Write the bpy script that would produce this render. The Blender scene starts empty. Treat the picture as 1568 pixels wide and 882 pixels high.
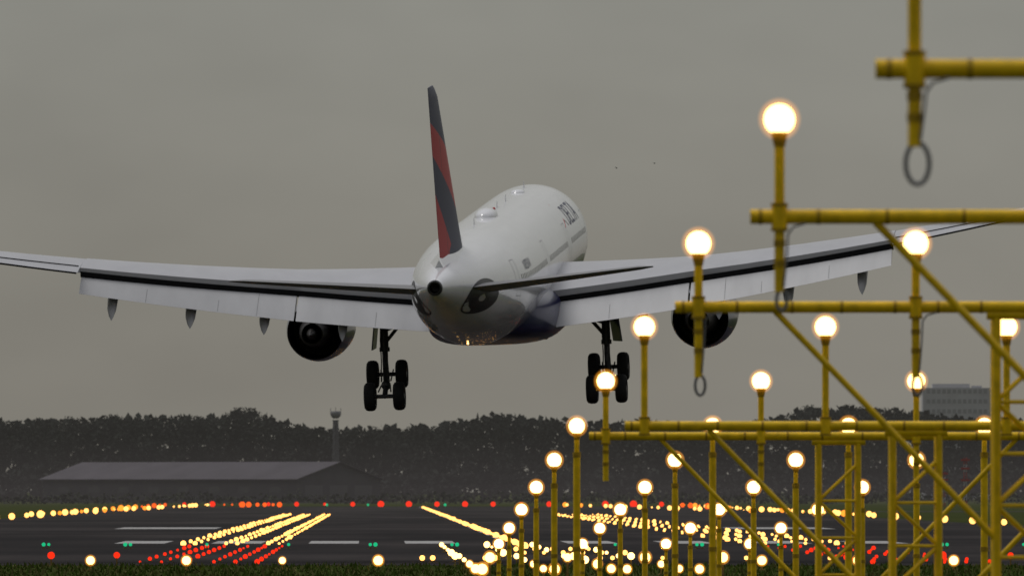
import bpy, bmesh, math, random
import numpy as np
from mathutils import Vector, Matrix
random.seed(7); rng=np.random.default_rng(7)
sc=bpy.context.scene
sc.view_settings.view_transform='Standard'
try: sc.view_settings.look='None'
except: pass
sc.view_settings.exposure=0

# ---------------------------------------------------------------- camera
CAMZ=3.5; FPX=19200.0
cam_d=bpy.data.cameras.new("camera"); cam=bpy.data.objects.new("camera",cam_d); sc.collection.objects.link(cam)
cam_d.sensor_width=36; cam_d.lens=FPX/1568*36
cam.location=(0,0,CAMZ)
cam.rotation_euler=(math.radians(90)+math.atan(307/FPX),0,0)
cam_d.clip_start=1; cam_d.clip_end=20000
cam_d.dof.use_dof=True; cam_d.dof.focus_distance=410; cam_d.dof.aperture_fstop=6.7
sc.camera=cam

# ---------------------------------------------------------------- materials
def mat(name,col,rough=.5,metal=0,var=0.0,scale=5.0,spec=.5,coat=0,vscale=None,bump=0):
    m=bpy.data.materials.new(name); m.use_nodes=True
    nt=m.node_tree; b=nt.nodes['Principled BSDF']
    b.inputs['Base Color'].default_value=(*col,1); b.inputs['Roughness'].default_value=rough
    b.inputs['Metallic'].default_value=metal; b.inputs['Specular IOR Level'].default_value=spec
    b.inputs['Coat Weight'].default_value=coat
    if var>0:
        tc=nt.nodes.new('ShaderNodeTexCoord'); mp=nt.nodes.new('ShaderNodeMapping')
        nt.links.new(tc.outputs['Object'],mp.inputs['Vector'])
        if vscale: mp.inputs['Scale'].default_value=vscale
        n=nt.nodes.new('ShaderNodeTexNoise'); n.inputs['Scale'].default_value=scale; n.inputs['Detail'].default_value=6
        nt.links.new(mp.outputs['Vector'],n.inputs['Vector'])
        r=nt.nodes.new('ShaderNodeMapRange'); r.inputs[1].default_value=.3; r.inputs[2].default_value=.7
        r.inputs[3].default_value=1-var; r.inputs[4].default_value=1+var*.6
        nt.links.new(n.outputs['Fac'],r.inputs[0])
        mx=nt.nodes.new('ShaderNodeVectorMath'); mx.operation='SCALE'; mx.inputs[0].default_value=col
        nt.links.new(r.outputs[0],mx.inputs['Scale']); nt.links.new(mx.outputs[0],b.inputs['Base Color'])
        if bump:
            bp=nt.nodes.new('ShaderNodeBump'); bp.inputs['Strength'].default_value=bump
            nt.links.new(n.outputs['Fac'],bp.inputs['Height']); nt.links.new(bp.outputs[0],b.inputs['Normal'])
    return m
def emat(name,col,s,sample=False):
    m=bpy.data.materials.new(name); m.use_nodes=True
    nt=m.node_tree; nt.nodes.remove(nt.nodes['Principled BSDF'])
    e=nt.nodes.new('ShaderNodeEmission'); e.inputs[0].default_value=(*col,1); e.inputs[1].default_value=s
    nt.links.new(e.outputs[0],nt.nodes['Material Output'].inputs[0])
    if not sample:
        try: m.cycles.emission_sampling='NONE'
        except: pass
    return m
def vmat(name,col,dens,emis):
    """homogeneous haze: absorption + its own airlight"""
    m=bpy.data.materials.new(name); m.use_nodes=True
    nt=m.node_tree; nt.nodes.remove(nt.nodes['Principled BSDF'])
    e=nt.nodes.new('ShaderNodeEmission'); e.inputs[0].default_value=(*col,1); e.inputs[1].default_value=emis
    if dens>0:
        a=nt.nodes.new('ShaderNodeVolumeAbsorption'); a.inputs[0].default_value=(0,0,0,1); a.inputs[1].default_value=dens
        s=nt.nodes.new('ShaderNodeAddShader'); nt.links.new(a.outputs[0],s.inputs[0]); nt.links.new(e.outputs[0],s.inputs[1]); o=s.outputs[0]
    else: o=e.outputs[0]
    nt.links.new(o,nt.nodes['Material Output'].inputs['Volume'])
    try: m.cycles.emission_sampling='NONE'
    except: pass
    return m
class N:
    def __init__(s,m): s.nt=m.node_tree
    def op(s,o,a,b=None,c=None):
        n=s.nt.nodes.new('ShaderNodeMath'); n.operation=o
        for i,v in enumerate((a,b,c)):
            if v is None: continue
            if isinstance(v,(int,float)): n.inputs[i].default_value=v
            else: s.nt.links.new(v,n.inputs[i])
        return n.outputs[0]
    def mix(s,f,a,b):
        n=s.nt.nodes.new('ShaderNodeMix'); n.data_type='RGBA'
        if isinstance(f,(int,float)): n.inputs[0].default_value=f
        else: s.nt.links.new(f,n.inputs[0])
        for i,v in ((6,a),(7,b)):
            if isinstance(v,tuple): n.inputs[i].default_value=(*v,1) if len(v)==3 else v
            else: s.nt.links.new(v,n.inputs[i])
        return n.outputs[2]
    def rng(s,v,a,b,c,d):
        n=s.nt.nodes.new('ShaderNodeMapRange'); s.nt.links.new(v,n.inputs[0])
        for i,q in enumerate((a,b,c,d)): n.inputs[i+1].default_value=q
        n.interpolation_type='SMOOTHSTEP'; return n.outputs[0]
    def noise(s,vec,scale,detail=5,ms=None):
        if ms:
            mp=s.nt.nodes.new('ShaderNodeMapping'); mp.inputs['Scale'].default_value=ms
            s.nt.links.new(vec,mp.inputs['Vector']); vec=mp.outputs[0]
        n=s.nt.nodes.new('ShaderNodeTexNoise'); n.inputs['Scale'].default_value=scale; n.inputs['Detail'].default_value=detail
        s.nt.links.new(vec,n.inputs['Vector']); return n.outputs['Fac']

NAVY=(.010,.016,.060); RED=(.45,.008,.014); WHITE=(.78,.78,.79)
mfus=mat("fuselage_paint",WHITE,.22,coat=.6); h=N(mfus); nt=mfus.node_tree
tc=nt.nodes.new('ShaderNodeTexCoord'); sx=nt.nodes.new('ShaderNodeSeparateXYZ'); nt.links.new(tc.outputs['Object'],sx.inputs[0])
Y,Z=sx.outputs[1],sx.outputs[2]
lim=h.op('MINIMUM',-1.45,h.op('ADD',h.op('MULTIPLY',h.op('SUBTRACT',Y,24.),.2),-3.2))
navym=h.op('LESS_THAN',Z,lim)
fr=h.op('FRACT',h.op('DIVIDE',Y,3.2)); line=h.op('LESS_THAN',fr,.010)
dirt=h.noise(tc.outputs['Object'],1.2,6,(1,.25,1.5))
c0=h.mix(h.op('MULTIPLY',dirt,.5),(.82,.82,.84),(.62,.62,.64))
belly_shade=h.rng(h.op('ADD',Z,h.op('MULTIPLY',dirt,.5)),.0,-1.8,0,.85)  # underside shade painted into the colour; dirt noise only roughens its edge
c0=h.mix(belly_shade,c0,(.22,.215,.21))
c1=h.mix(h.op('MULTIPLY',line,.3),c0,(.2,.2,.2))
c2=h.mix(navym,c1,(.022,.024,.085))
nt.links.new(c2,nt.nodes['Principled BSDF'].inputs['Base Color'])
mfin=mat("fin_paint",NAVY,.45,spec=.3,coat=.0); h=N(mfin); nt=mfin.node_tree
tc=nt.nodes.new('ShaderNodeTexCoord'); sx=nt.nodes.new('ShaderNodeSeparateXYZ'); nt.links.new(tc.outputs['Object'],sx.inputs[0])
Y,Z=sx.outputs[1],sx.outputs[2]
te=h.op('SUBTRACT',3.3,h.op('MULTIPLY',h.op('SUBTRACT',Z,2.2),.36))
u=h.op('SUBTRACT',Y,te)
top=h.op('GREATER_THAN',h.op('ADD',Z,h.op('MULTIPLY',u,.35)),8.75)
sw=h.op('MULTIPLY',h.op('LESS_THAN',Z,h.op('SUBTRACT',7.2,h.op('MULTIPLY',u,.5))),h.op('GREATER_THAN',Z,h.op('SUBTRACT',5.4,h.op('MULTIPLY',u,.9))))
low=h.op('LESS_THAN',Z,h.op('SUBTRACT',h.op('MULTIPLY',u,.55),-1.4))
nv=h.op('MAXIMUM',top,sw); nv=h.op('MAXIMUM',nv,h.op('MULTIPLY',low,h.op('GREATER_THAN',u,2.2)))
cc=h.mix(nv,RED,NAVY)
rl=h.op('LESS_THAN',h.op('ABSOLUTE',h.op('SUBTRACT',u,1.9)),.03)
nt.links.new(h.mix(rl,cc,(.02,.02,.02)),nt.nodes['Principled BSDF'].inputs['Base Color'])

mwing=mat("wing_grey_paint",(.44,.44,.46),.35,var=.07,scale=.8,vscale=(1,.5,1))
mflap=mat("flap_paint",(.49,.49,.50),.45,var=.12,scale=.9,vscale=(1,.2,.2))
mseam=mat("panel_seam",(.22,.22,.225),.7,var=.1)
mdark=mat("dark_cove",(.012,.012,.013),.8,var=.2,spec=.1)
mnac=mat("nacelle_paint",(.016,.022,.075),.3,coat=.4,var=.1,scale=1)
mlip=mat("nacelle_lip_metal",(.5,.5,.52),.3,1,var=.1)
mcore=mat("exhaust_metal",(.06,.055,.052),.5,.7,var=.2,scale=3)
mgear=mat("gear_steel",(.06,.06,.062),.5,.3,var=.2,scale=4)
mtyre=mat("tyre_rubber",(.014,.014,.014),.85,var=.15,scale=8)
mhub=mat("wheel_hub",(.12,.12,.12),.5,.4,var=.1)
mfair=mat("fairing_paint",(.45,.45,.46),.4,var=.1,scale=3)
mstab=mat("stabiliser_paint",(.20,.20,.205),.45,var=.1,scale=2)
mglass=mat("cabin_window_glass",(.06,.065,.07),.15,var=.1)
mline=mat("door_seam",(.35,.35,.36),.6,var=.1)
mnavyp=mat("navy_lettering",(.03,.035,.09),.4,var=.05); mredp=mat("red_lettering",RED,.4,var=.05)
mbare=mat("bare_metal_plate",(.045,.045,.048),.4,.6,var=.25,scale=4)
myel=mat("yellow_paint",(.90,.58,.004),.4,var=.22,scale=6,bump=.05,spec=.3)
myeld=mat("yellow_paint_worn",(.42,.26,.01),.6,var=.3,scale=14,spec=.3)
mcable=mat("grey_cable",(.16,.16,.17),.6,var=.1)
mconc=mat("concrete_footing",(.3,.29,.27),.9,var=.2)
mposts=mat("lamp_stem_paint",(.20,.14,.03),.6,var=.2)
EW=emat("lamp_white_near",(1,.62,.20),6)
EWH=vmat("lamp_glow_air",(1,.38,.03),0,1.9)
EF=emat("lamp_white_far",(1,.46,.11),3.2)
EWF=emat("lamp_white_mid",(1,.57,.17),5)
ER=emat("lamp_red",(1,.03,.008),1.2)
EG=emat("lamp_green",(.02,.70,.30),.75)
EA=emat("lamp_amber",(1,.28,.025),1.9)
EO=emat("lamp_orange",(1,.11,.01),1.4)

# ---------------------------------------------------------------- mesh builder
def orth(d):
    d=d.normalized(); a=Vector((0,0,1)) if abs(d.z)<.9 else Vector((1,0,0))
    u=d.cross(a).normalized(); return u,d.cross(u).normalized()
class MB:
    def __init__(s): s.v=[]; s.f=[]; s.m=[]
    def add(s,vs,fs,mi=0):
        b=len(s.v); s.v+= [tuple(p) for p in vs]; s.f+=[tuple(i+b for i in f) for f in fs]; s.m+=[mi]*len(fs)
    def rings(s,rs,mi=0,cap0=True,cap1=True):
        n=len(rs[0]); vs=[p for r in rs for p in r]; fs=[]
        for k in range(len(rs)-1):
            for i in range(n):
                j=(i+1)%n; fs.append((k*n+i,k*n+j,(k+1)*n+j,(k+1)*n+i))
        if cap0: fs.append(tuple(range(n))[::-1])
        if cap1: fs.append(tuple((len(rs)-1)*n+i for i in range(n)))
        s.add(vs,fs,mi)
    def tube(s,p0,p1,r0,r1=None,n=10,mi=0):
        p0=Vector(p0);p1=Vector(p1); r1=r0 if r1 is None else r1
        u,w=orth(p1-p0)
        s.rings([[p+(u*math.cos(t)+w*math.sin(t))*r for t in [2*math.pi*i/n for i in range(n)]] for p,r in((p0,r0),(p1,r1))],mi)
    def path(s,pts,r,n=8,mi=0):
        pts=[Vector(p) for p in pts]
        for a,b in zip(pts[:-1],pts[1:]):
            if (b-a).length>1e-5: s.tube(a,b,r,n=n,mi=mi)
    def lathe(s,c,axis,prof,n=32,mi=0,cap=False):
        c=Vector(c);axis=Vector(axis).normalized(); u,w=orth(axis)
        s.rings([[c+axis*a+(u*math.cos(t)+w*math.sin(t))*max(r,1e-3) for t in [2*math.pi*i/n for i in range(n)]] for a,r in prof],mi,cap,cap)
    def sphere(s,c,r,n=12,m=8,mi=0,sc=(1,1,1)):
        c=Vector(c); rs=[]
        for k in range(1,m):
            ph=math.pi*k/m
            rs.append([(c.x+r*sc[0]*math.sin(ph)*math.cos(2*math.pi*i/n),c.y+r*sc[1]*math.sin(ph)*math.sin(2*math.pi*i/n),c.z-r*sc[2]*math.cos(ph)) for i in range(n)])
        vs=[p for q in rs for p in q]+[(c.x,c.y,c.z-r*sc[2]),(c.x,c.y,c.z+r*sc[2])]; fs=[]
        for k in range(m-2):
            for i in range(n):
                j=(i+1)%n; fs.append((k*n+i,k*n+j,(k+1)*n+j,(k+1)*n+i))
        B=len(vs)-2
        for i in range(n):
            j=(i+1)%n; fs.append((B,j,i)); fs.append((B+1,(m-2)*n+i,(m-2)*n+j))
        s.add(vs,fs,mi)
    def box(s,c,d,mi=0,M=None):
        vs=[Vector((sx*d[0]/2,sy*d[1]/2,sz*d[2]/2)) for sx in(-1,1) for sy in(-1,1) for sz in(-1,1)]
        if M: vs=[M@v for v in vs]
        vs=[v+Vector(c) for v in vs]
        s.add(vs,[(0,1,3,2),(4,6,7,5),(0,4,5,1),(2,3,7,6),(0,2,6,4),(1,5,7,3)],mi)
    def obj(s,name,mats,parent=None,smooth=True,recalc=True,angle=40):
        me=bpy.data.meshes.new(name); me.from_pydata(s.v,[],s.f)
        for m in mats: me.materials.append(m)
        me.polygons.foreach_set('material_index',s.m)
        if recalc:
            bm=bmesh.new(); bm.from_mesh(me); bmesh.ops.recalc_face_normals(bm,faces=bm.faces); bm.to_mesh(me); bm.free()
        if smooth:
            me.polygons.foreach_set('use_smooth',[True]*len(me.polygons)); me.set_sharp_from_angle(angle=math.radians(angle))
        o=bpy.data.objects.new(name,me); sc.collection.objects.link(o)
        if parent: o.parent=parent
        return o
def empty(name,loc=(0,0,0)):
    e=bpy.data.objects.new(name,None); e.empty_display_size=1; sc.collection.objects.link(e); e.location=loc; return e
def cr(xs,ys,x):
    xs=list(xs)
    if x<=xs[0]: return ys[0]
    if x>=xs[-1]: return ys[-1]
    i=max(k for k in range(len(xs)) if xs[k]<=x); i=min(i,len(xs)-2)
    def sl(k):
        if k==0: return (ys[1]-ys[0])/(xs[1]-xs[0])
        if k==len(xs)-1: return (ys[-1]-ys[-2])/(xs[-1]-xs[-2])
        a=(ys[k]-ys[k-1])/(xs[k]-xs[k-1]); b=(ys[k+1]-ys[k])/(xs[k+1]-xs[k])
        return 0 if a*b<=0 else 2*a*b/(a+b)
    hh=xs[i+1]-xs[i]; t=(x-xs[i])/hh; m0=sl(i)*hh; m1=sl(i+1)*hh
    return (2*t**3-3*t*t+1)*ys[i]+(t**3-2*t*t+t)*m0+(-2*t**3+3*t*t)*ys[i+1]+(t**3-t*t)*m1

# ================================================================= AIRLINER
air=empty("airliner")
R=Matrix.Rotation(math.radians(-4.7),4,'Z')@Matrix.Rotation(math.radians(4.8),4,'X')@Matrix.Rotation(math.radians(-1.9),4,'Y')
air.matrix_world=Matrix.Translation((-3.45,569,11.3))@R
ST=[0,.6,3,8,14,20,25,50,53,56,58.5,60.5,62,62.8,63.1]
TOP=[1.66,1.80,2.1,2.45,2.68,2.80,2.82,2.82,2.80,2.66,2.2,1.4,.55,-.1,-.5]
BOT=[.94,.75,.2,-.95,-2.1,-2.74,-2.82,-2.82,-2.82,-2.74,-2.5,-2.1,-1.6,-1.1,-.6]
WID=[.34,.5,1.02,1.75,2.4,2.76,2.82,2.82,2.80,2.66,2.3,1.75,1.1,.5,.05]
def fus(y,a,off=0):
    t=cr(ST,TOP,y);b=cr(ST,BOT,y);w=cr(ST,WID,y)
    return Vector(((w+off)*math.sin(a),y,(t+b)/2+((t-b)/2+off)*math.cos(a)))
mb=MB(); ys=list(np.linspace(0,25,40))+list(np.linspace(27,50,12))+list(np.linspace(51,63.1,34))
mb.rings([[fus(y,2*math.pi*i/64) for i in range(64)] for y in ys],0,False,True)
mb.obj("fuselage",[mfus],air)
mb=MB()
mb.lathe((0,0,1.3),(0,1,0),[(0.0,.36),(-.12,.31),(-.12,.24),(.7,.22),(.75,.0)],28,0)
mb.obj("apu_exhaust",[mbare],air)
mb=MB(); rs=[]
BY=[24.5,26,29,33,38,42,45.5,47.5]; BW=[1.2,2.3,3.05,3.25,3.25,3.1,2.4,1.3]; BB=[-2.7,-3.0,-3.4,-3.6,-3.6,-3.5,-3.1,-2.7]
for y in np.linspace(24.5,47.5,36):
    w=cr(BY,BW,y); b=cr(BY,BB,y); t=-.7; ring=[]
    for i in range(40):
        a=2*math.pi*i/40; ca,sa=math.cos(a),math.sin(a); e=.62
        ring.append((w*math.copysign(abs(sa)**e,sa),y,(t+b)/2+(t-b)/2*math.copysign(abs(ca)**e,ca)))
    rs.append(ring)
mb.rings(rs)
mbelly=mat("belly_fairing_paint",(.024,.026,.09),.3,coat=.3,var=.15,scale=.8)
mb.obj("belly_fairing",[mbelly],air)
mb=MB()
def patch(mb,y0,y1,a0,a1,off,side,mi=0,n=3):
    vs=[];fs=[]
    for k in range(n+1):
        a=(a0+(a1-a0)*k/n)*side
        vs+=[fus(y0,a,off),fus(y1,a,off)]
    for k in range(n): fs.append((2*k,2*k+1,2*k+3,2*k+2))
    mb.add(vs,fs,mi)
doors=[54.2,42.5,29.5,15.0]
for side in(1,-1):
    y=16.2
    while y<56:
        if all(abs(y-d-.5)>.95 for d in doors):
            patch(mb,y,y+.21,math.radians(77),math.radians(82.5),.006,side,0,2)
        y+=.533
    for d in doors:
        a0,a1=math.radians(60),math.radians(99)
        for (p,q,r_,s_) in ((d,d+.04,a0,a1),(d+1.07,d+1.11,a0,a1),(d,d+1.11,a0-.012,a0),(d,d+1.11,a1,a1+.012)):
            patch(mb,p,q,r_,s_,.007,side,1,6)
mb.obj("cabin_windows",[mglass,mline],air,False,False)
mb=MB()
for side in(1,-1):
    for a0,a1,y0,y1 in((8,28,59.3,60.5),(31,48,58.9,60.1),(51,66,58.2,59.4)):
        patch(mb,y0,y1,math.radians(a0),math.radians(a1),.01,side,0,3)
mb.obj("cockpit_windows",[mglass],air,False,False)
def lettering(txt,size,y0,ac,side,m,name,off=.012,stretch=1):
    cu=bpy.data.curves.new(name+"_c",'FONT'); cu.body=txt; cu.size=size; cu.resolution_u=4
    to=bpy.data.objects.new(name+"_c",cu); sc.collection.objects.link(to)
    bpy.context.view_layer.update()
    me=bpy.data.meshes.new_from_object(to.evaluated_get(bpy.context.evaluated_depsgraph_get()))
    bpy.data.objects.remove(to)
    bm=bmesh.new(); bm.from_mesh(me)
    for k in range(-2,14):
        bmesh.ops.bisect_plane(bm,geom=bm.verts[:]+bm.edges[:]+bm.faces[:],plane_co=(0,k*size/12,0),plane_no=(0,1,0))
    W=max(v.co.x for v in bm.verts)*stretch
    for v in bm.verts:
        yy=y0+v.co.x*stretch if side>0 else y0+W-v.co.x*stretch
        a=ac-v.co.y/2.82
        v.co=fus(yy,a*side,off)
    bm.to_mesh(me); bm.free(); me.materials.append(m); me.name=name
    o=bpy.data.objects.new(name,me); sc.collection.objects.link(o); o.parent=air
for sd in(1,-1):
    lettering("DELTA",1.6,46.5,math.radians(66),sd,mnavyp,"airline_titles",stretch=1.15)
    lettering("N805NW",.7,18.5,math.radians(74),sd,mnavyp,"registration_letters")
    mb=MB(); vs=[];ac=math.radians(66)
    for (yy,vv) in ((43.8,0),(44.9,1.5),(46.0,0),(44.9,.4)):
        vs.append(fus(yy,(ac-vv/2.82)*sd,.02))
    mb.add(vs,[(0,1,3),(1,2,3)]); mb.obj("titles_emblem",[mredp],air,False,False)
mb=MB()
mb.sphere((0,28.5,2.80),1.0,20,10,0,(.55,1.7,.40)); mb.sphere((0,47,2.82),.6,16,8,0,(.6,1.3,.25))
for y in(22,35,40,51): 
    mb.rings([[(-.02,y-.25,2.78),(.02,y-.25,2.78),(.02,y+.25,2.78),(-.02,y+.25,2.78)],[(-.01,y-.3,3.13),(.01,y-.3,3.13),(.01,y-.1,3.13),(-.01,y-.1,3.13)]])
mb.obj("roof_antennas",[mfus],air)
mb=MB(); mb.sphere((0,33,2.86),.08,12,8,0); mb.obj("beacon_light",[mredp],air)
mb=MB(); mb.sphere((0.05,15.3,-2.33),.05,10,8,0); mb.sphere((1.3,25.6,-2.70),.045,10,8,0); mb.sphere((1.6,27.0,-3.0),.035,10,8,0); mb.obj("tail_strobe",[EWF],air)

def foil(n=14,cut=1.0):
    xs=[(1-math.cos(math.pi*i/n))/2*cut for i in range(n+1)]
    th=lambda x:5*(.2969*math.sqrt(x)-.126*x-.3516*x*x+.2843*x**3-.1015*x**4)
    up=[(x,th(x)*1.15) for x in xs]; lo=[(x,-th(x)*.85) for x in xs]
    return up[::-1]+lo[1:]
def sect(side,x,yLE,chord,zLE,inc,t,cut=1.0,n=14):
    ci,si=math.cos(inc),math.sin(inc); out=[]
    for (u,w) in foil(n,cut):
        dy=-u*chord; dz=w*t*chord
        out.append((side*x,yLE+dy*ci,zLE+dy*si+dz*ci))
    return out
def LE(x): return 41.3-.61*(x-2.8)
def TE(x): return 30.0-.04*(x-2.8) if x<9.8 else 29.72-(x-9.8)*(29.72-22.7)/19.4
def zTE(x): return -1.40+.10*(x-3)+.0025*(x-3)**2
def inc(x): return math.radians(2.6-1.5*min(1,(x-2.8)/26))
FX=19.4; FA=math.radians(24)
def flapc(x): return 2.5 if x<9.8 else 2.45-(x-9.8)*.085
def ytz(x):
    c=LE(x)-TE(x); cut=1-(flapc(x)*.62)/c; yt=LE(x)-c*cut; return yt,zTE(x)+math.tan(inc(x))*(yt-TE(x)),cut,c
for side,nm in((1,"right"),(-1,"left")):
    mb=MB(); rs=[]
    for x in (1.5,2.8,4.5,6.5,8.2,9.8,12,14.5,17,18.5,FX):
        yt,z,cut,c=ytz(x)
        rs.append(sect(side,x,LE(x),c,zTE(x)+math.tan(inc(x))*c,inc(x),.135-.03*(x/29),cut))
    mb.rings(rs,0,True,True)
    rs=[]
    for x in (FX+.02,22,24,26,28,29.2):
        c=LE(x)-TE(x)
        rs.append(sect(side,x,LE(x),c,zTE(x)+math.tan(inc(x))*c,inc(x),.105))
    for k,(dx,dz,cc,sb) in enumerate(((.35,.25,2.0,.5),(.7,.9,1.6,1.1),(1.0,1.9,1.0,1.9))):
        y=LE(29.2)-sb; base=zTE(29.2)+.1+dz; q=sect(side,0,y,cc,base,0,.06)
        rs.append([(side*(29.2+dx-(p[2]-base)),p[1],base) for p in q])
    mb.rings(rs,0,True,True)
    mb.obj(nm+"_wing",[mwing],air,angle=35)
    mb=MB(); rs=[]
    for x in np.linspace(3.0,FX,9):
        yt,z,cut,c=ytz(x)
        rs.append([(side*x,yt-.02,z-.03),(side*x,yt-.02,z-.30),(side*x,yt+.5,z-.38),(side*x,yt+.4,z-.04)])
    mb.rings(rs)
    rs=[]
    for x in np.linspace(FX+.1,28.9,9):
        c=LE(x)-TE(x); y=TE(x)+c*.27; zc=zTE(x)+math.tan(inc(x))*(c*.27)
        th=5*(.2969*math.sqrt(.73)-.126*.73-.3516*.73**2+.2843*.73**3-.1015*.73**4)*.105*c*1.15
        rs.append([(side*x,y+.05,zc+th+.0),(side*x,y-.05,zc+th-.0),(side*x,y-.05,zc+th+.03),(side*x,y+.05,zc+th+.04)])
    mb.rings(rs)
    rs=[]   # dark strip added along the trailing edge of the outer wing
    for x in np.linspace(FX+.1,28.9,9):
        y=TE(x); z=zTE(x); rs.append([(side*x,y-.04,z-.07),(side*x,y-.04,z+.015),(side*x,y+.35,z-.0),(side*x,y+.35,z-.09)])
    mb.rings(rs)
    mb.obj(nm+"_flap_cove",[mdark],air)
    mb=MB()
    for xa,xb in((3.05,9.38),(9.48,FX-.05)):
        rs=[]
        for x in np.linspace(xa,xb,9):
            yt,z,cut,c=ytz(x)
            rs.append(sect(side,x,yt+.10,flapc(x),z-.33,FA,.13,1,10))
        mb.rings(rs,0)
    mb.obj(nm+"_flaps",[mflap],air)
    mb=MB(); ua=FA
    def fp(x,u_):
        yt,z,cut,c=ytz(x); L=flapc(x); th=5*(.2969*math.sqrt(u_)-.126*u_-.3516*u_*u_+.2843*u_**3-.1015*u_**4)*1.15*.13*L
        return Vector((side*x,yt+.10-u_*L*math.cos(ua),z-.33-u_*L*math.sin(ua)+th*math.cos(ua)+.012))
    for x,u0,u1 in ((5.6,.5,.97),(11.2,.12,.97),(13.0,.55,.97),(16.3,.4,.97)):
        us=np.linspace(u0,u1,6); vs=[]
        for u_ in us: vs+=[fp(x-.009,u_),fp(x+.009,u_)]
        mb.add(vs,[(2*k,2*k+1,2*k+3,2*k+2) for k in range(5)])
    mb.obj(nm+"_flap_seams",[mseam],air,False,False)
    mb=MB()
    for x,s in((7.2,.9),(10.9,1),(14.3,1),(17.9,.92)):
        zt=zTE(x)
        Pp=[(TE(x)+4.0,zt-.35,.05),(TE(x)+2.8,zt-.50,.2),(TE(x)+1.4,zt-.80,.27),(TE(x)+.5,zt-1.15,.27),(TE(x)-.05,zt-1.5,.24),(TE(x)-.35,zt-1.8,.14),(TE(x)-.5,zt-2.05,.02)]
        rs=[]
        for (y,z,r) in Pp:
            rs.append([(side*x+r*s*math.cos(t),y+.5*r*math.sin(t),z+1.3*r*s*math.sin(t)) for t in [2*math.pi*i/16 for i in range(16)]])
        mb.rings(rs)
    mb.obj(nm+"_flap_track_fairings",[mfair],air)
    ex=side*9.37; ez=-3.1
    mb=MB()
    mb.lathe((ex,0,ez),(0,1,0),[(38.1,1.36),(38.6,1.44),(39.8,1.56),(41.2,1.60),(42.6,1.57),(43.3,1.47)],48,0)
    mb.lathe((ex,0,ez),(0,1,0),[(43.3,1.47),(43.55,1.38),(43.6,1.31),(43.5,1.25),(43.2,1.21)],48,1)
    mb.lathe((ex,0,ez),(0,1,0),[(43.2,1.21),(42.4,1.22),(42.3,.3),(42.9,.02)],48,2)
    mb.lathe((ex,0,ez),(0,1,0),[(38.1,1.36),(38.15,1.31),(39.6,1.32),(40.5,1.28),(40.6,.7)],48,3)
    mb.lathe((ex,0,ez),(0,1,0),[(40.6,.95),(39,.92),(37.6,.70),(36.6,.52),(36.6,.47),(37.4,.45)],40,3)
    mb.lathe((ex,0,ez),(0,1,0),[(37.4,.44),(37.0,.36),(36.4,.24),(35.7,.03)],32,3)
    for k in range(24):
        t=2*math.pi*k/24
        mb.box((ex+1.08*math.cos(t),40.2,ez+1.08*math.sin(t)),(.36,.3,.02),3,Matrix.Rotation(-t,3,'Y'))
    mb.obj(nm+"_engine",[mnac,mlip,mdark,mcore],air)
    mb=MB()
    pr=[(42.2,-1.62),(39.5,-.85),(37.6,-.62),(34,-.72),(33.6,-1.2),(36.8,-2.35),(38.2,-2.1)]
    mb.rings([[(ex+d,y,z) for y,z in pr] for d in(-.2,.2)]); mb.obj(nm+"_pylon",[mfair],air,False)
    mb=MB(); rs=[]
    for x in (.3,1.2,3,5,7,9,9.7):
        le=10.2-.62*x-(.4 if x>9.5 else 0); ch=5.0-.345*x-(.5 if x>9.5 else 0)
        rs.append(sect(side,x,le,ch,.72+.125*(x-1)-.03*ch-.1,math.radians(-5.5),.10 if x<9.5 else .05))
    mb.rings(rs); mb.obj(nm+"_tailplane",[mstab],air)
    mb=MB(); vs=[];fs=[]; n=28
    def surf(y,z,off=.012):
        t=cr(ST,TOP,y);b=cr(ST,BOT,y); ca=max(-1,min(1,(z-(t+b)/2)/((t-b)/2))); a=math.acos(ca); return fus(y,a*side,off)
    vs.append(surf(7.4,.55))
    for rr in(.4,.7,1.0):
        for i in range(n):
            t=2*math.pi*i/n; vs.append(surf(7.2+3.1*rr*math.cos(t),.40+.80*rr*math.sin(t)-.1*rr*math.cos(t)))
    for i in range(n):
        j=(i+1)%n; fs.append((0,1+i,1+j))
        for k in range(2): fs.append((1+k*n+i,1+(k+1)*n+i,1+(k+1)*n+j,1+k*n+j))
    mb.add(vs,fs); mb.obj(nm+"_tailplane_plate",[mbare],air,True,False)
    gx=side*5.34-.12; gy=32.2; gz=-5.38; tb=math.radians(28)
    mb=MB()
    mb.tube((gx,gy+.1,-1.6),(gx,gy,-3.7),.20,n=16); mb.tube((gx,gy,-3.65),(gx,gy,gz),.13,n=14); mb.tube((gx,gy,-3.75),(gx,gy,-3.55),.25,n=16)
    fy,fz=math.cos(tb)*.99,math.sin(tb)*.99
    mb.tube((gx,gy-fy,gz-fz*1.0),(gx,gy+fy,gz+fz),.13,n=12)
    mb.sphere((gx,gy,gz),.24,12,8)
    mb.tube((gx,gy,-3.4),(gx-side*1.35,gy+.1,-1.8),.09,n=10)
    mb.tube((gx,gy+.05,-2.8),(gx-side*.75,gy+.1,-2.5),.06,n=8)
    mb.tube((gx,gy,-3.4),(gx,gy+1.9,-1.5),.08,n=10)
    mb.path([(gx,gy-.2,-3.9),(gx,gy-.62,-4.5),(gx,gy-.18,-5.1)],.055)
    for s in(-1,1):
        mb.path([(gx+s*.12,gy-.2,-2.2),(gx+s*.17,gy-.25,-3.2),(gx+s*.15,gy-.3,-4.2),(gx+s*.2,gy-.3,-5.2)],.028)
        for k in(-1,1): mb.tube((gx+s*.22,gy+k*.2,gz+.1*k+.1),(gx+s*.3,gy+k*fy,gz+k*fz+.22),.035,n=8)
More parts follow.
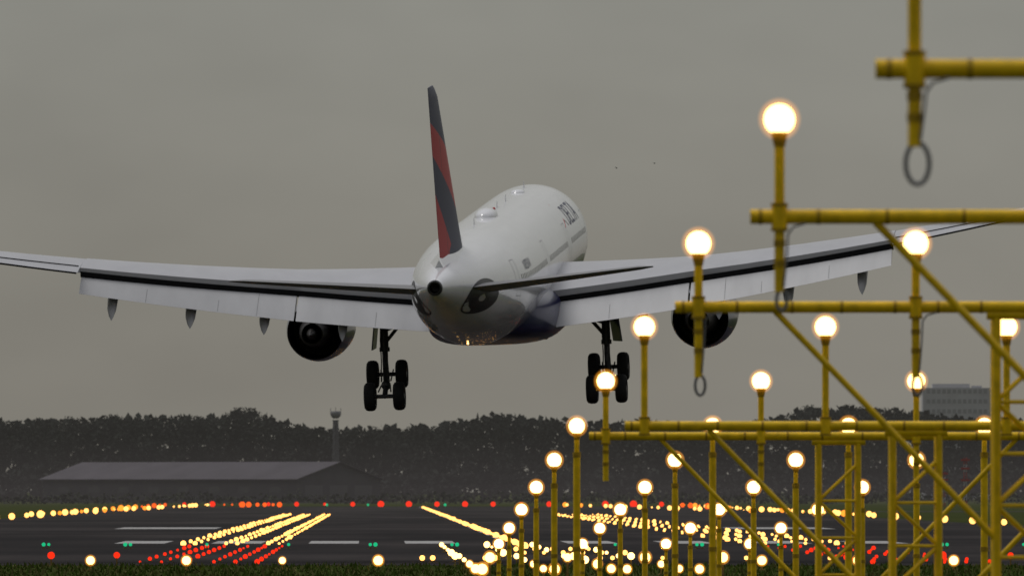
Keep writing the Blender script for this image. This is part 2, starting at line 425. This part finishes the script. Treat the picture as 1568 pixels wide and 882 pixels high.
    for k in(-1,1):
        mb.tube((gx-.62,gy+k*fy,gz+k*fz),(gx+.62,gy+k*fy,gz+k*fz),.10,n=12)
        for s in(-1,1):
            cx=gx+s*.70
            mb.lathe((cx,gy+k*fy,gz+k*fz),(1,0,0),[(-.25,.42),(-.27,.56),(-.20,.655),(-.08,.69),(.08,.69),(.20,.655),(.27,.56),(.25,.42)],32,1)
            mb.lathe((cx,gy+k*fy,gz+k*fz),(1,0,0),[(-.25,.42),(-.16,.38),(-.14,.16),(-.24,.14),(-.24,.0)],24,2)
            mb.lathe((cx,gy+k*fy,gz+k*fz),(1,0,0),[(.25,.42),(.16,.38),(.14,.16),(.24,.14),(.24,.0)],24,2)
    mb.obj(nm+"_main_gear",[mgear,mtyre,mhub],air)
    mb=MB()
    M=(Matrix.Rotation(math.radians(-7),3,'Y')@Matrix.Rotation(math.radians(20),3,'Z')) if side>0 else (Matrix.Rotation(math.radians(7),3,'Y')@Matrix.Rotation(math.radians(-2),3,'Z'))
    mb.box((gx+side*.42,gy+.2,-2.70),(.06,1.5,1.9),0,M)
    mb.obj(nm+"_gear_door",[mnac],air,False)
mb=MB(); mb.tube((0,56.6,-2.4),(0,56.4,-4.6),.11,n=12); mb.tube((0,56.5,-3.6),(0,57.8,-2.6),.06,n=8)
mb.tube((-.4,56.4,-4.6),(.4,56.4,-4.6),.07)
for s in(-1,1):
    mb.lathe((s*.32,56.4,-4.6),(1,0,0),[(-.16,.0),(-.16,.3),(-.15,.45),(-.06,.52),(.06,.52),(.15,.45),(.16,.3),(.16,0)],24,1)
mb.obj("nose_gear",[mgear,mtyre],air)
mb=MB(); rs=[]
for z in (1.6,2.4,4,6,8,9.8,10.2,10.35):
    t=(z-2.2)/8.1; te_=3.3-.36*(z-2.2); ch=8.6-5.6*t
    if z>10: ch-= (z-10)*1.2
    if z<2.3: ch+=.6
    tk=.105 if z<10.1 else (.07 if z<10.3 else .03)
    rs.append([(w_*tk*ch*.93,te_+ch*(1-u_),z) for (u_,w_) in foil(14)])
mb.rings(rs)
mb.obj("vertical_fin",[mfin],air,angle=50)
mb=MB(); rs=[]
for y,w,zt in((14.5,.05,2.72),(12.5,.25,2.9),(9,.5,2.85),(5,.5,2.6),(2.6,.22,2.3)):
    zb=cr(ST,TOP,y)-.25
    rs.append([(-w*1.5,y,zb),(-w*.7,y,(zb+zt)/2+.05),(0,y,zt+.1),(w*.7,y,(zb+zt)/2+.05),(w*1.5,y,zb)])
mb.rings(rs); mb.obj("fin_fillet",[mfus],air)

# ================================================================= GROUND
def sheet(name,pts,z,m):
    mb=MB(); mb.add([(x,y,z) for x,y in pts],[tuple(range(len(pts)))]); return mb.obj(name,[m],None,False,False)
AX=-211/19200
def P(d,off,z=0,c=8.8): return Vector((c+off+AX*d,d,z))
mgrass=mat("grass_ground",(.045,.06,.02),1,spec=.0); h=N(mgrass); nt=mgrass.node_tree
tc=nt.nodes.new('ShaderNodeTexCoord')
n1=h.noise(tc.outputs['Object'],.02,8,(1,.4,1)); n2=h.noise(tc.outputs['Object'],.8,6,(1,.3,1))
c=h.mix(n1,(.028,.042,.010),(.075,.078,.028)); c=h.mix(h.op('MULTIPLY',n2,.5),c,(.025,.038,.010))
nt.links.new(c,nt.nodes['Principled BSDF'].inputs['Base Color'])
sheet("ground",[(-6000,-500),(6000,-500),(6000,12000),(-6000,12000)],0,mgrass)
masp=mat("asphalt",(.03,.03,.03),.95,spec=.04); h=N(masp); nt=masp.node_tree
tc=nt.nodes.new('ShaderNodeTexCoord')
n1=h.noise(tc.outputs['Object'],.05,6,(1,.12,1)); n2=h.noise(tc.outputs['Object'],.35,6,(1,.03,1)); n3=h.noise(tc.outputs['Object'],3,3)
n4=h.noise(tc.outputs['Object'],.012,3,(.3,1.5,1))
c=h.mix(h.rng(n1,.35,.65,0,1),(.017,.0150,.0155),(.056,.047,.046)); c=h.mix(h.op('MULTIPLY',n2,.55),c,(.013,.0115,.012)); c=h.mix(h.op('MULTIPLY',n3,.2),c,(.05,.045,.043))
c=h.mix(h.rng(n4,.42,.6,0,.65),c,(.014,.0125,.0135))
nt.links.new(c,nt.nodes['Principled BSDF'].inputs['Base Color'])
def strip(name,d0,d1,o0,o1,z,m):
    a,b,c_,d_=P(d0,o0),P(d0,o1),P(d1,o1),P(d1,o0); return sheet(name,[(a.x,a.y),(b.x,b.y),(c_.x,c_.y),(d_.x,d_.y)],z,m)
strip("runway",572,2480,-52,52,.012,masp)
mcon=mat("old_concrete",(.045,.042,.040),.95,var=.3,scale=.2,spec=.04)
strip("taxiway",1180,1240,-400,-52.1,.010,mcon); strip("taxiway",1900,1960,52.1,500,.010,mcon)
strip("perimeter_road",2560,2568,-900,900,.010,mcon)
mwp=mat("runway_marking_paint",(.42,.41,.40),.85,var=.4,scale=.6,spec=.05)
mb=MB()
def mark(d0,d1,o0,o1):
    a,b,c_,d_=[P(*q,.018) for q in((d0,o0),(d0,o1),(d1,o1),(d1,o0))]; mb.add([a,b,c_,d_],[(0,1,2,3)])
for k in range(4):
    for s in(-1,1): 
        o=s*(5.2+6.2*k); mark(800,838,o-1.6,o+1.6)
for s in(-1,1):
    mark(1090,1135,s*27-4.4,s*27+4.4)
for dd in range(880,2400,60): mark(dd,dd+30,-.3,.3)
mb.obj("runway_markings",[mwp],None,False,False)
G=14000
gx=rng.uniform(-34,34,G); gy=rng.uniform(440,573,G)
vs=[];fs=[];mi=[]
for i in range(G):
    b=len(vs); x,y=gx[i],gy[i]; hh=rng.uniform(.06,.24); w=rng.uniform(.02,.07); l=rng.uniform(-.1,.1)
    vs+=[(x-w,y,0),(x+w,y,0),(x+l,y+rng.uniform(-.1,.1),hh)]; fs.append((b,b+1,b+2)); mi.append(int(rng.random()<.35))
mb=MB(); mb.add(vs,fs); mb.m=mi
mb.obj("grass",[mat("grass_blades",(.075,.12,.018),.9,var=.4,scale=.3,spec=.1),mat("grass_blades_dry",(.15,.15,.05),.9,var=.4,scale=.3,spec=.1)],None,False,False)

# ================================================================= APPROACH LIGHTS
def gantry(d,zl,zb,drop,xl,loop=True,n=4,s=2.6,lw=.085,lh=.15):
    e=empty("approach_light_gantry",(xl,d,0))
    mb=MB(); L=(n-1)*s
    mb.tube((-.28,0,zb),(L+.28,0,zb),.07,n=16)
    x=-.2
    while x<L+.2:
        mb.tube((x,0,zb),(x+.035,0,zb),.075,n=16,mi=1); x+=random.uniform(.5,.75)
    mb.obj("crossbar",[myel,myeld],e)
    mb=MB(); ml=MB(); mc=MB(); mg=MB()
    for k in range(n):
        X=k*s
        mb.tube((X,-.02,zb-drop),(X,-.02,zl-.16),.05,n=14)
        mb.tube((X,-.02,zb-.12),(X,-.02,zb+.10),.078,n=14)
        mb.tube((X,-.02,zb+.10),(X,-.02,zb+.13),.084,n=14,mi=1); mb.tube((X,-.02,zb-.14),(X,-.02,zb-.11),.084,n=14,mi=1)
        for q in(.35,.62): 
            if drop>.3: mb.tube((X,-.02,zb-drop*q-.03),(X,-.02,zb-drop*q+.03),.057,n=14,mi=1)
        mb.tube((X,-.02,zl-.26),(X,-.02,zl-.12),.055,.085,n=14,mi=1)
        ml.sphere((X,-.02,zl),.148,20,14,0); mg.sphere((X,-.02,zl),.205,20,14,0)
        if loop and drop>.3:
            zc=zb-drop-lh*.8; pts=[]
            for i in range(21):
                t=2*math.pi*i/20+math.pi/2
                pts.append((X+.02+lw*math.cos(t),-.04,zc+lh*math.sin(t)))
            mc.path(pts,.018)
            mc.path([(X+.04,-.07,zb-drop+.05),(X+.07,-.09,zb-drop*.5),(X+.08,-.1,zb-.17),(X+.13,-.1,zb-.10),(X+.25,-.09,zb-.065)],.010)
    mb.obj("light_posts",[myel,myeld],e); ml.obj("lamps",[EW],e); mg.obj("lamp_glow",[EWH],e)
    if mc.v: mc.obj("cable_loops",[mcable],e)
    mb=MB(); cx=L/2; w=.33; top=zb-.07
    for a in(-1,1):
        for b in(-1,1): mb.tube((cx+a*w,.35+b*w,0.05),(cx+a*w,.35+b*w,top),.05,n=12)
    z=.2; k=0; st=.62
    while z+st<top:
        for b in(-1,1):
            mb.tube((cx-w,.35+b*w,z),(cx+w,.35+b*w,z),.026,n=6)
            q=1 if k%2 else -1
            mb.tube((cx-q*w,.35+b*w,z),(cx+q*w,.35+b*w,z+st),.026,n=6)
            mb.tube((cx+b*w,.35-q*w,z),(cx+b*w,.35+q*w,z+st),.026,n=6)
            mb.tube((cx+b*w,.35-w,z),(cx+b*w,.35+w,z),.026,n=6)
        z+=st;k+=1
    mb.tube((cx-w-.12,.02,top-.02),(cx+w+.12,.02,top-.02),.06,n=12)
    for sgn in(-1,1):
        x0=cx+sgn*(L/2-.92); run=L/2-.92-w
        mb.tube((x0,.03,zb-.05),(cx+sgn*w,.03,max(.3,zb-.05-run*1.03)),.04,n=10)
    mb.tube((cx-w,.35-w,zb*.5),(cx-w,.03,zb*.5),.03,n=8)
    mb.box((cx,.35,.03),(1.1,1.1,.1),1)
    mb.obj("lattice_tower",[myel,mconc],e)
def xleft(d): return 3.88-.011*d
gantry(90,7.62,6.51,.56,xleft(90)); gantry(120,7.03,6.10,.72,xleft(120),lw=.05,lh=.10); gantry(150,6.43,5.67,.84,xleft(150),lw=.06,lh=.12)
gantry(180,5.82,4.40,.08,xleft(180),False); gantry(210,5.30,4.38,.75,xleft(210),False)
for d in range(240,420,30):
    zl=4.7-(d-240)*.0194
    e=empty("approach_light_row",(xleft(d),d,0))
    mb=MB(); ml=MB(); mg=MB()
    for k in range(4):
        X=k*2.6
        mb.tube((X,0,.0),(X,0,zl-.5),.07,n=14); mb.tube((X,0,zl-.55),(X,0,zl-.16),.05,n=12)
        mb.tube((X,0,zl*.5-.04),(X,0,zl*.5+.04),.08,n=14,mi=1)
        mb.tube((X,0,zl-.6),(X,0,zl-.5),.08,n=14,mi=1); mb.tube((X,0,zl-.26),(X,0,zl-.12),.055,.085,n=12,mi=1)
        mb.box((X,0,.04),(.45,.45,.1),2)
        ml.sphere((X,-.02,zl),.152,16,12,0); mg.sphere((X,-.02,zl),.215,16,12,0)
    mb.obj("light_posts",[myel,myeld,mconc],e); ml.obj("lamps",[EW],e); mg.obj("lamp_glow",[EWH],e)

def field(name,items,mat_,r,n=10,jit=.15,glow=0):
    e=empty(name) if glow else None
    mb=MB(); mg=MB()
    for (x,y,z) in items:
        rr=r*random.uniform(1-jit*1.5,1+jit)
        mb.sphere((x,y,z),rr,n,max(6,n-2),0)
        if glow: mg.sphere((x,y,z),rr*glow,n,max(6,n-2),0)
        mb.tube((x,y,.0),(x,y,max(.05,z-rr*.8)),.04,n=6,mi=1); mb.tube((x,y,.0),(x,y,.04),.14,n=8,mi=1)
    mb.obj(name if not glow else "lamps",[mat_,mposts],e)
    if glow: mg.obj("lamp_glow",[EWH],e)
it=[];i2=[]
for d in range(420,730,30):
    z=max(.45,4.7-(d-240)*.0194)
    if d>=600: z=.3
    for k in range(4): (it if d<520 else i2).append((xleft(d)+k*2.6,d,z))
field("inner_approach_lights",it,EWF,.165,glow=1.5); field("threshold_approach_lights",i2,EWF,.14,jit=.35)
it=[]
for k in range(11):
    x=-18.15+4.13*k
    if not(-3<x<9): it.append((x,540,.42))
field("crossbar_lights",it,EWF,.18,glow=1.45)
field("side_red_lights",[(-20.8,566,.5),(-17.9,568,.5),(19.5,568,.5),(22.5,566,.5),(15.2,570,.4)],ER,.18)
it=[]
for d in range(580,735,22):
    for s in(-1,1):
        for o in(14.2,15.2,16.2,17.6,18.6,19.6): it.append(tuple(P(d+random.uniform(-2,2),s*o,.14)))
field("side_row_red_lights",it,ER,.10,jit=.3)
it=[]
for d in range(775,1660,30):
    for s in(-1,1):
        for o in(15,17.6,20.2):
            for q in(-.35,.35): it.append(tuple(P(d+random.uniform(-3,3),s*o+q,.14)))
field("touchdown_zone_lights",it,EF,.14,jit=.3)
field("centreline_lights",[tuple(P(d,random.uniform(-.1,.1),.16)) for d in range(735,2300,12)],EF,.18,jit=.35)
field("threshold_green_lights",[(-27.3+4.76*k,731,.26) for k in range(14)]+[(-27+4.76*k,731,.26) for k in (0,1,4,5,8,11)],EG,.11)
field("runway_end_red_lights",[tuple(P(2457,o,.5)) for o in np.arange(-46,50,5.5)],ER,.56,jit=.35)
field("far_green_lights",[tuple(P(2440,o,.4)) for o in (-41,-27,-18,-10,5)],EG,.26)
it=[];ia=[];io=[]
for d in range(731,2440,60):
    for s in(-1,1):
        (it if d<1900 else ia if d<2150 else io).append(tuple(P(d,s*49,.45)))
field("runway_edge_lights",it,EF,.34,jit=.35); field("runway_edge_amber_lights",ia,EA,.36,jit=.35)
ia=[];ib=[]
for d in range(1500,2400,34):
    for o in(-49+ (d-1500)*.010,49,50+(d-1500)*-.026): (ia if random.random()<.35 else ib).append(tuple(P(d+random.uniform(-12,12),o+random.uniform(-.8,.8),.5)))
field("runway_caution_lights",ia,EA,.30,jit=.5); field("stop_bar_lights",ib,EF,.27,jit=.5)
field("runway_edge_orange_lights",io+[tuple(P(2380,o+random.uniform(-.4,.4),.5)) for o in np.arange(-37,-26,1.5)],EO,.42,jit=.4)
field("taxiway_yellow_lights",[tuple(P(600,o,.2)) for o in (-3.5,-3,-6,-6.5,2,2.6,5,9,13)]+[tuple(P(650,o,.2)) for o in(-1,0,1,2,3,4.2)]+[tuple(P(690,o,.2)) for o in(-1,0,1,2,3)],EF,.12)

# ================================================================= BACKGROUND
def px(x,d): return (x-784)*d/FPX
def pz(y,d): return CAMZ+(748-y)*d/FPX
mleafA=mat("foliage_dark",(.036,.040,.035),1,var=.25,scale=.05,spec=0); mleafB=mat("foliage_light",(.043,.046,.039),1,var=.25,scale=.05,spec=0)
mtrunk=mat("bark",(.04,.036,.03),1,var=.2,spec=0)
TX=[-900,-300,0,100,200,300,340,380,420,480,520,600,660,700,760,830,900,1000,1060,1130,1200,1230,1300,1370,1430,1500,1568,1900,2500]
TY=[648,640,642,636,630,632,632,616,640,652,652,650,648,640,628,636,641,640,650,645,632,618,615,618,628,638,640,640,650]
V=[];F=[];MI=[]
def leafquads(c,rad,count,size,bias):
    p=rng.normal(size=(count,3)); p/=np.linalg.norm(p,axis=1)[:,None]
    p*= (rng.uniform(.45,1.05,count)[:,None]); p=p*np.array(rad)+np.array(c)
    a=rng.normal(size=(count,3)); a/=np.linalg.norm(a,axis=1)[:,None]
    b=np.cross(a,rng.normal(size=(count,3))); b/=np.linalg.norm(b,axis=1)[:,None]
    s=rng.uniform(.5,1.2,count)[:,None]*size
    b0=len(V)
    q=np.stack([p-a*s,p-b*s*.7,p+a*s,p+b*s*.7],1).reshape(-1,3)
    V.extend(map(tuple,q)); 
    for i in range(count):
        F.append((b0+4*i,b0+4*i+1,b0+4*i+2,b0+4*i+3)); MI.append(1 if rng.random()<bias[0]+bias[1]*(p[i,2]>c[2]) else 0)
tm=MB()
X=px(-250,3500)
while X<px(1850,3500):
    d=3500+rng.uniform(-45,60); pxx=784+X*FPX/d
    top=float(np.interp(pxx,TX,TY)); H=pz(top,d)*rng.uniform(.91,.99)
    tm.tube((X,d,0),(X+rng.uniform(-.5,.5),d,H*.7),.35,.12,6,2)
    for l in range(4):
        t=rng.uniform(0,6.28); tm.tube((X,d,H*(.3+.1*l)),(X+3*math.cos(t),d+3*math.sin(t),H*(.5+.1*l)),.14,.05,5,2)
    br=rng.uniform(-.15,.15)
    for l in range(9):
        f=.12+.76*(l+rng.uniform(0,1))/9; rr=rng.uniform(2.3,3.5)*(1.15-.35*f)
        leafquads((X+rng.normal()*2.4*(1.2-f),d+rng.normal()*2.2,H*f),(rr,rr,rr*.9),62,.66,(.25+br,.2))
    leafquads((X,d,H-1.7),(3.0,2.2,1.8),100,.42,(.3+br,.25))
    X+=rng.uniform(1.5,2.7)
# denser woodland interior behind the front rank: closes most of the gaps
X=px(-250,3580)
while X<px(1850,3580):
    pxx=784+X*FPX/3580; H=pz(float(np.interp(pxx,TX,TY)),3580)
    for f in (.25,.5,.72,.86): leafquads((X,3580+rng.uniform(-8,8),H*f),(3.2,3,2.8),26,1.5,(.1,.1))
    X+=2.6
X=px(-250,3500)
while X<px(1850,3500):
    d=3440+rng.uniform(-10,30)
    leafquads((X,d,rng.uniform(1,8)),(4,3,3.5),80,.9,(.15,.15)); X+=2.0
tm.add(V,F,0)
n0=len(tm.m)-len(F); tm.m[n0:]=MI
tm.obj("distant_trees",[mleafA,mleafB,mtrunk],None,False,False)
V=[];F=[];MI=[]; hb=MB(); X=px(-300,2900)
while X<px(1900,2900):
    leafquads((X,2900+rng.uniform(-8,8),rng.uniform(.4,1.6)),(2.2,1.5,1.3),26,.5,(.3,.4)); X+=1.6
hb.add(V,F,0); hb.m=MI
hb.obj("hedge",[mat("hedge_dark",(.045,.052,.036),1,var=.3,scale=.1,spec=0),mat("hedge_light",(.06,.065,.045),1,var=.3,scale=.1,spec=0)],None,False,False)
d=3080; W=28;L=93;phi=math.radians(45.7)
e=empty("hangar",(px(455,d),d,0))
g=Vector((math.sin(phi),math.cos(phi),0)); l=Vector((-math.cos(phi),math.sin(phi),0)); ze=5.9; zr=9.9
mroof=mat("sheet_metal_roof",(.085,.076,.087),.8,var=.2,scale=.12,vscale=(1,1,.2),spec=.15); mwall=mat("shed_wall",(.04,.04,.045),.8,var=.2,scale=.3)
mb=MB()
A=Vector((0,0,0));B=g*W;C=B+l*L;D=l*L; up=lambda v,z:v+Vector((0,0,z))
mb.add([A,B,C,D,up(A,ze),up(B,ze),up(C,ze),up(D,ze),up(B*.5,zr),up(B*.5+D,zr)],[(0,1,5,8,4),(3,7,9,6,2),(0,4,7,3),(1,2,6,5)],0)
mb.obj("walls",[mwall],e,False)
mb=MB()
for a,b in((A,1),(B,1)):
    o=(a-B*.5).normalized()*.8; p0=a+o+Vector((0,0,ze+.05-.25)); p1=B*.5+Vector((0,0,zr+.1)); q=-l*.8
    top=[p0+q,p1+q,p1+D-q,p0+D-q]
    mb.rings([top,[v+Vector((0,0,.18)) for v in top]])
mb.obj("roof",[mroof],e,False)
mb=MB()
for k in(.2,.5,.8):
    c=g*W*k; mb.add([c-g*3-l*.05,c+g*3-l*.05,up(c+g*3,4.4)-l*.05,up(c-g*3,4.4)-l*.05],[(0,1,2,3)])
for k in range(8):
    c=l*(8+k*11); mb.add([up(c-l*2,2.5)-g*.05,up(c+l*2,2.5)-g*.05,up(c+l*2,4)-g*.05,up(c-l*2,4)-g*.05],[(0,1,2,3)],1)
mb.obj("doors_and_windows",[mat("door_panel",(.06,.06,.065),.6,var=.1),mglass],e,False,False)
d=3420; e=empty("radar_tower",(px(514,d),d,0)); z=pz(626,d)
mb=MB(); 
for a in(-1,1):
    for b in(-1,1): mb.tube((a*1.0,b*1.0,0),(a*.6,b*.6,z-3),.16,n=6)
for k in range(9): 
    zz=k*(z-3)/9; z2=(k+1)*(z-3)/9; mb.tube((-1,-1,zz),(.9,-.9,z2),.09,n=5); mb.tube((1,-1,zz),(-.9,-.9,z2),.09,n=5)
mb.tube((0,0,0),(0,0,z-3),.5,n=8)
mb.obj("mast",[mat("tower_steel",(.10,.10,.11),.7,var=.1)],e)
mb=MB(); mb.rings([[(r*math.cos(t),r*math.sin(t),zz) for t in [2*math.pi*i/8 for i in range(8)]] for zz,r in((z-2.6,.7),(z-2.0,1.3),(z-1.2,1.5),(z-.9,1.4),(z-.6,1.2))]); mb.tube((0,0,z-.6),(0,0,z+.4),.08)
for a in(-1.4,1.4): mb.tube((a,0,z-1.5),(a,0,z+.2),.09,n=6)
mb.obj("cab",[mat("tower_cab",(.18,.18,.19),.6,var=.1)],e)
d=4300; x0=px(1412,d);x1=px(1516,d); z=pz(594,d)
e=empty("office_building",((x0+x1)/2,d,0)); w=x1-x0
mb=MB(); mb.box((0,0,z/2),(w,16,z)); mb.box((-w*.08,-1,z+.7),(w*.55,8,1.4)); mb.box((w*.3,0,z+.4),(w*.15,5,.8))
mb.obj("walls",[mat("pale_cladding",(.50,.50,.52),.8,var=.1,scale=.2)],e,False)
mb=MB()
for f in range(11):
    zz=2+f*3.4
    if zz+1.5<z:
        for k in range(12): mb.box((-w/2+1+(w-2)*(k+.5)/12,-8.02,zz+.8),(w/12*.62,.08,1.4))
mb.obj("windows",[mat("office_glass",(.36,.36,.37),.5,var=.2,spec=.2)],e,False)
def mast(name,xp,d,ytop):
    e=empty(name,(px(xp,d),d,0)); z=pz(ytop,d); mb=MB(); n=7
    for k in range(n): 
        for a in(-.25,.25): mb.tube((a,0,z*k/n),(a,0,z*(k+1)/n),.07,n=6,mi=k%2)
        mb.tube((-.25,0,z*k/n),(.25,0,z*(k+1)/n),.05,n=5,mi=k%2)
    for q in(.55,.78,.95): mb.box((0,-.1,z*q),(1.6,.25,.35),k%2)
    mb.obj("frame",[mat("mast_red",(.35,.03,.02),.6,var=.1),mat("mast_white",(.5,.5,.5),.6,var=.1)],e,False)
mast("glide_slope_antenna",1478,2300,700)
mast("anemometer_mast",1445,2350,722)
def bird(xp,yp,d,s,flap):
    e=empty("bird",(px(xp,d),d,pz(yp,d))); mb=MB()
    mb.lathe((0,0,0),(1,.3,.1),[(-.2,.01),(-.1,.035),(.0,.055),(.1,.05),(.17,.035),(.2,.03),(.25,.005)],10)
    for sgn in(-1,1):
        mb.add([(.08,0,.02),(-.06,0,.02),(-.1,sgn*.22,.02+flap*.12),(-.16,sgn*.42,.02+flap*.05),(.0,sgn*.30,.03+flap*.14),(.06,sgn*.16,.02+flap*.12)],[(0,1,2,3,4,5)])
    mb.add([(-.18,-.01,0),(-.3,-.06,0),(-.3,.06,0),(-.18,.01,0)],[(0,1,2,3)])
    o=mb.obj("body_and_wings",[mat("bird_feathers",(.03,.03,.03),.9,var=.2)],e); e.scale=(s,s,s); e.rotation_euler=(.3,0,.5)
bird(944,258,600,.28,1); bird(1002,250,600,.30,-.6)
# low-lying haze over the far airfield: a thin general layer and graded ground mist layers
mb=MB(); mb.box((0,(900+3425)/2,29),(3600,3425-900,62))
mb.obj("haze",[vmat("ground_haze",(.19,.18,.165),5.0e-5,5.0e-5)],None,False)
mm=vmat("ground_mist",(.16,.135,.150),3.0e-5,3.0e-5)
for i,tz in enumerate((4.5,7.0,9.5,12.0,14.5)):
    mb=MB(); b_=-1.5-.1*i; mb.box((0,(2600+3300)/2,(tz+b_)/2),(3500-i*10,700-i*4,tz-b_)); mb.obj("ground_mist",[mm],None,False)

# ================================================================= LIGHT
w=bpy.data.worlds.new("World"); sc.world=w; w.use_nodes=True; nt=w.node_tree
bg=nt.nodes['Background']; bg.inputs[1].default_value=.1
class WW: node_tree=nt
h=N(WW)
sd=Vector((-.34,.22,.88)).normalized()
sky=nt.nodes.new('ShaderNodeTexSky'); sky.sky_type='NISHITA'; sky.sun_disc=False
sky.sun_elevation=math.asin(sd.z); sky.sun_rotation=math.atan2(sd.x,sd.y)
tc=nt.nodes.new('ShaderNodeTexCoord'); sx=nt.nodes.new('ShaderNodeSeparateXYZ'); nt.links.new(tc.outputs['Generated'],sx.inputs[0])
cl=h.noise(tc.outputs['Generated'],14,4,(1,1,2.6)); cl2=h.noise(tc.outputs['Generated'],42,3,(1,1,2.0))
zc=h.op('MAXIMUM',sx.outputs[2],0)
grad=h.op('ADD',2.02,h.op('MULTIPLY',h.op('POWER',zc,.8),5.5))
cmul=h.op('ADD',.68,h.op('ADD',h.op('MULTIPLY',cl,.38),h.op('MULTIPLY',cl2,.26)))
val=h.op('MULTIPLY',grad,cmul)
val=h.op('MULTIPLY',val,h.rng(sx.outputs[1],-.7,.6,.45,1.0))
tint=h.mix(h.rng(sx.outputs[2],0,.05,0,1),(1.06,1.0,.86),(1.015,1.01,.91))
tint=h.mix(h.rng(sx.outputs[2],.08,.5,0,1),tint,(.99,1.0,1.04))
vm=nt.nodes.new('ShaderNodeVectorMath'); vm.operation='SCALE'; nt.links.new(tint,vm.inputs[0]); nt.links.new(val,vm.inputs['Scale'])
out=h.mix(.97,sky.outputs[0],vm.outputs[0])
nt.links.new(out,bg.inputs[0])
sl=bpy.data.lights.new("sun",'SUN'); so=bpy.data.objects.new("sun",sl); sc.collection.objects.link(so)
sl.energy=.85; sl.angle=math.radians(20); sl.color=(1,.97,.93)
so.rotation_euler=sd.to_track_quat('Z','Y').to_euler()
